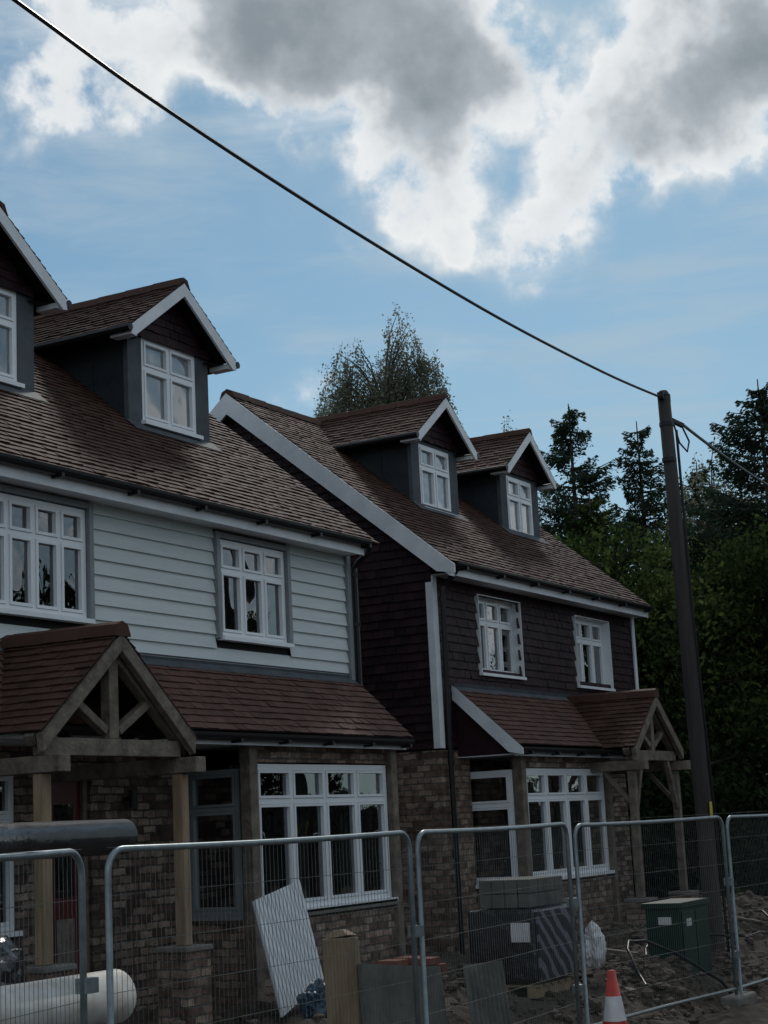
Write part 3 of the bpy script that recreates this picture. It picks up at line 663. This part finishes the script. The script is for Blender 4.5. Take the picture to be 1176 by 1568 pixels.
def birch(name,x,y,h,lobes,nst,ls=.034,dn=34):
    e=empty(name); t=MB(); t.tube([(x,y,-.3),(x+.05,y,h*.5),(x-.05,y,h*.75),(x,y,h*.86)],[.2,.12,.05,.015],8); P=[]
    for i in range(nst):
        lx,ly,lz,lr,lh=lobes[R.randrange(len(lobes))]
        a=R.uniform(0,6.28); r=lr*math.sqrt(R.random()); u=R.random()
        c=Vector((lx+r*math.cos(a),ly+r*math.sin(a),lz+lh*(1-(r/lr)**1.6)*u**.6*1.0)); 
        if i%7==0:
            b0=Vector((x,y,max(h*.45,c.z-1.6))); md=(b0+c)/2+Vector((0,0,.35)); t.tube([tuple(b0),tuple(md),tuple(c)],[.025,.015,.006],4)
        l=R.uniform(.2,.8); n=int(l*dn); tt=NP.uniform(0,1,n)
        p=np.array(c)[None,:]+NP.normal(size=(n,3))*.06; p[:,2]-=tt*l; p[:,0]+=(c.x-x)*.12*tt; p[:,1]+=(c.y-y)*.12*tt
        P.append(p)
        t.tube([tuple(c),(c.x+(c.x-x)*.1,c.y+(c.y-y)*.1,c.z-l)],[.004,.002],3)
    t.obj('trunk_and_twigs','bark',e); quads('leaves',np.concatenate(P),ls,'leafb',e)
birch('birch_tree',32.0,17.9,13.1,[(32,19.0,10.7,.6,1.9),(31.9,18.5,10.7,.6,2.0),(31.9,17.35,10.8,.6,2.7),(32,17.7,10.6,.6,2.2),(32,16.9,10.6,.55,1.9),(32,18.0,10.0,1.45,1.5),(32,18.0,9,1.6,2)],1300,.036,38)
birch('birch_tree',36,16.6,10.9,[(36,16.8,9.0,1.0,2.3),(36,16.8,7.4,1.3,1.9)],400)
conifer('conifer_tree',36,15.2,11.2,2.9); conifer('conifer_tree',38,14.3,11.0,2.7); conifer('conifer_tree',34.5,10.2,10.6,3.2,top=.4)
conifer('conifer_tree',41,13.9,10.4,2.4,top=.4); conifer('conifer_tree',33,13.6,8.4,2.6,mt='leaf',dens=1.3)
conifer('conifer_tree',36,9.2,9.8,3.0,top=.4)
birch('birch_tree',38,12.6,10.8,[(38,12.6,7.5,1.6,3),(38.2,12,6,2,2.5),(37.8,13.2,7,1.2,2),(37.5,11.6,7,1,2.6)],900,.05,26)
broad('broadleaf_tree',31,12.4,6.7,2.4,34000); broad('broadleaf_tree',32,9.6,6.7,2.6,38000); broad('broadleaf_tree',30.5,10.9,5.6,2.2,28000)
broad('broadleaf_tree',36,11.5,7.6,2.8,26000,mt='leafd'); broad('broadleaf_tree',31,7.6,5.6,2.0,20000,mt='leafd'); broad('broadleaf_tree',44,12,8.5,3.2,16000,mt='leafd',ls=.1,clumps=60)
broad('broadleaf_tree',40,9,7.5,3,16000,mt='leafd',ls=.1)
for x,y,h,r in((28.3,10.2,2.3,1.5),(30,11.6,2.6,1.8),(32.5,10.6,2.4,1.8),(34,12.6,3,2)): broad('shrub',x,y,h,r,9000,mt='leafd',ls=.07,low=.0,clumps=50,cr=.35)
for i,(x,y,h) in enumerate(((24,-13,8),(33,-15,9.5),(42,-17,10),(52,-16,9),(14,-14,7))): broad('broadleaf_tree',x,y,h,3.2,5000,mt='leafd',ls=.22,clumps=40,cr=.6)
e=empty('hedge'); m=MB(); m.box(5,110,-10.6,-9.6,-.4,2.6); m.obj('unseen_hedge_core','dark',e)  # unseen hedge added so the low windows reflect dark
hp=np.stack([NP.uniform(5,110,14000),NP.choice([-9.5,-9.6,-9.8,-10.2],14000)+NP.normal(size=14000)*.12,NP.uniform(-.3,2.9,14000)],1); quads('hedge_leaves',hp,.14,'leafd',e)
# ============================================================ world
w=bpy.data.worlds.new('World'); scene.world=w; w.use_nodes=True; nt=w.node_tree; L=nt.links.new
try: w.cycles.sampling_method='MANUAL'; w.cycles.sample_map_resolution=256
except Exception: pass
bg=nt.nodes['Background']; bg.inputs[1].default_value=.12
SE,SA=math.radians(42),math.radians(20)
sky=N(nt,'ShaderNodeTexSky'); sky.sky_type='NISHITA'; sky.sun_disc=False; sky.sun_elevation=SE; sky.sun_rotation=math.pi/2-SA; sky.air_density=1.0; sky.dust_density=.5; sky.ozone_density=1.5
tc=N(nt,'ShaderNodeTexCoord'); D=tc.outputs['Generated']
def noi(sc,det,rough,vec=None,dist=0):
    n=N(nt,'ShaderNodeTexNoise'); n.inputs['Scale'].default_value=sc; n.inputs['Detail'].default_value=det; n.inputs['Roughness'].default_value=rough; n.inputs['Distortion'].default_value=dist; L(vec or D,n.inputs['Vector']); return n
def math_(op,a,b,c=None):
    n=N(nt,'ShaderNodeMath',operation=op)
    for i,x in enumerate((a,b,c)):
        if x is None: continue
        if isinstance(x,(int,float)): n.inputs[i].default_value=x
        else: L(x,n.inputs[i])
    return n.outputs[0]
nw=noi(15,4,.55); sub=N(nt,'ShaderNodeVectorMath',operation='SUBTRACT'); L(nw.outputs[1],sub.inputs[0]); sub.inputs[1].default_value=(.5,.5,.5)
wv=N(nt,'ShaderNodeVectorMath',operation='MULTIPLY_ADD'); L(sub.outputs[0],wv.inputs[0]); wv.inputs[1].default_value=(.085,.085,.085); L(D,wv.inputs[2]); DW=wv.outputs[0]
f_=2600.;p_=math.atan(481/2600.);th=math.radians(29.43);ph=.05
def skydir(x,y):
    u=x-588;v=784-y;a=u*math.cos(ph)+v*math.sin(ph);b=-u*math.sin(ph)+v*math.cos(ph)
    F=f_*math.cos(p_)-b*math.sin(p_);U=f_*math.sin(p_)+b*math.cos(p_)
    r=Vector((F*math.cos(th)+a*math.sin(th),F*math.sin(th)-a*math.cos(th),U)); return r.normalized()
BL_=[(590,20,250,1.0),(440,10,150,.6),(700,130,140,.65),(320,20,130,.6),(120,50,150,.6),(175,160,80,.4),(50,180,90,.3),(430,150,100,.45),
(640,270,120,.42),(575,330,70,.35),(820,350,120,.42),(830,400,70,.2),(890,260,120,.42),(700,340,70,.3),(950,190,130,.5),(1080,90,190,.9),(1150,240,110,.45),(860,60,100,.15),(1180,40,130,.6),(1020,250,80,.3),
(450,610,65,.45),(700,575,45,.25)]
acc=None
for x,y,r,wt in BL_:
    d=skydir(x,y); vd=N(nt,'ShaderNodeVectorMath',operation='DISTANCE'); L(DW,vd.inputs[0]); vd.inputs[1].default_value=d
    mr=N(nt,'ShaderNodeMapRange',interpolation_type='SMOOTHSTEP'); mr.inputs[1].default_value=r*1.35/2700; mr.inputs[2].default_value=0; mr.inputs[3].default_value=0; mr.inputs[4].default_value=wt; L(vd.outputs['Value'],mr.inputs[0])
    acc=mr.outputs[0] if acc is None else math_('ADD',acc,mr.outputs[0])
vd=N(nt,'ShaderNodeVectorMath',operation='DISTANCE'); L(D,vd.inputs[0]); vd.inputs[1].default_value=skydir(588,500)
far=N(nt,'ShaderNodeMapRange',interpolation_type='SMOOTHSTEP'); far.inputs[1].default_value=.3; far.inputs[2].default_value=.6; L(vd.outputs['Value'],far.inputs[0])
lo=noi(2.5,3,.55); lom=N(nt,'ShaderNodeMapRange'); lom.inputs[1].default_value=.42; lom.inputs[2].default_value=.62; L(lo.outputs[0],lom.inputs[0])
acc=math_('ADD',acc,math_('MULTIPLY',far.outputs[0],math_('MULTIPLY',lom.outputs[0],.6)))
fb=noi(24,6,.58)
amp=math_('MULTIPLY_ADD',math_('MINIMUM',acc,.5),1.9,.15)
den=math_('ADD',acc,math_('MULTIPLY',amp,math_('MULTIPLY_ADD',fb.outputs[0],2.6,-1.38)))
mp=N(nt,'ShaderNodeMapping'); mp.inputs['Scale'].default_value=(3,3,16); mp.inputs['Rotation'].default_value=(.15,-.12,0); L(D,mp.inputs[0]); wi=noi(2.0,5,.58,mp.outputs[0],.3); wim=N(nt,'ShaderNodeMapRange',interpolation_type='SMOOTHSTEP'); wim.inputs[1].default_value=.36; wim.inputs[2].default_value=.74; wim.inputs[4].default_value=.7; L(wi.outputs[0],wim.inputs[0])
cov=N(nt,'ShaderNodeMapRange',interpolation_type='SMOOTHSTEP'); cov.inputs[1].default_value=-.12; cov.inputs[2].default_value=.6; L(den,cov.inputs[0])
sz=N(nt,'ShaderNodeSeparateXYZ'); L(D,sz.inputs[0]); hz=N(nt,'ShaderNodeMapRange',interpolation_type='SMOOTHSTEP'); hz.inputs[1].default_value=.36; hz.inputs[2].default_value=.05; hz.inputs[3].default_value=0; hz.inputs[4].default_value=.55; L(sz.outputs[2],hz.inputs[0])
cover=math_('MAXIMUM',math_('MAXIMUM',cov.outputs[0],wim.outputs[0]),hz.outputs[0])
# cloud tone follows smooth thickness so that grey cores stay soft; edges are backlit and bright
cr=N(nt,'ShaderNodeValToRGB'); r=cr.color_ramp
els=[(.0,(3.5,4.5,5.3)),(.14,(4.9,5.6,6.1)),(.28,(7.4,7.6,7.7)),(.42,(6.3,6.6,6.8)),(.58,(3.6,4.0,4.35)),(.78,(2.3,2.65,2.95)),(1,(1.7,2.05,2.35))]
r.elements[0].position=0; r.elements[1].position=1
for i,(p,c) in enumerate(els):
    e=r.elements[0] if i==0 else (r.elements[-1] if p==1 else r.elements.new(p)); e.color=tuple(x/8 for x in c)+(1,)
T=math_('ADD',math_('MULTIPLY',acc,.72),math_('MULTIPLY',den,.28))
dn=N(nt,'ShaderNodeMapRange'); dn.inputs[1].default_value=0.0; dn.inputs[2].default_value=1.65; L(T,dn.inputs[0]); L(dn.outputs[0],cr.inputs[0])
cs=N(nt,'ShaderNodeVectorMath',operation='SCALE'); L(cr.outputs[0],cs.inputs[0]); cs.inputs['Scale'].default_value=7.6
st=N(nt,'ShaderNodeVectorMath',operation='MULTIPLY'); L(sky.outputs[0],st.inputs[0]); st.inputs[1].default_value=(.42,.58,.60)
mx=N(nt,'ShaderNodeMix',data_type='RGBA'); L(cover,mx.inputs[0]); L(st.outputs[0],mx.inputs[6]); L(cs.outputs[0],mx.inputs[7]); L(mx.outputs[2],bg.inputs[0])
sl=bpy.data.lights.new('sun','SUN'); sl.energy=1.3; sl.angle=math.radians(8); sl.color=(1,.95,.88); so=bpy.data.objects.new('sun',sl); bpy.context.collection.objects.link(so)
sd=Vector((math.cos(SE)*math.cos(SA),math.cos(SE)*math.sin(SA),math.sin(SE))); so.rotation_euler=sd.to_track_quat('Z','Y').to_euler(); so.location=(0,0,30)
# ============================================================ camera
cam=bpy.data.cameras.new('camera'); co=bpy.data.objects.new('camera',cam); bpy.context.collection.objects.link(co); scene.camera=co
cam.sensor_fit='VERTICAL'; cam.sensor_height=24; cam.lens=24*2600/1568; cam.clip_end=2000; cam.clip_start=.05
fw=Vector((math.cos(th),math.sin(th),0)); rr=Vector((math.sin(th),-math.cos(th),0)); fwd=fw*math.cos(p_)+Vector((0,0,math.sin(p_))); n_=-fw*math.sin(p_)+Vector((0,0,math.cos(p_)))
cx=rr*math.cos(ph)-n_*math.sin(ph); cy=rr*math.sin(ph)+n_*math.cos(ph); cz=-fwd
co.matrix_world=Matrix(((cx.x,cy.x,cz.x,0),(cx.y,cy.y,cz.y,0),(cx.z,cy.z,cz.z,1.65),(0,0,0,1)))
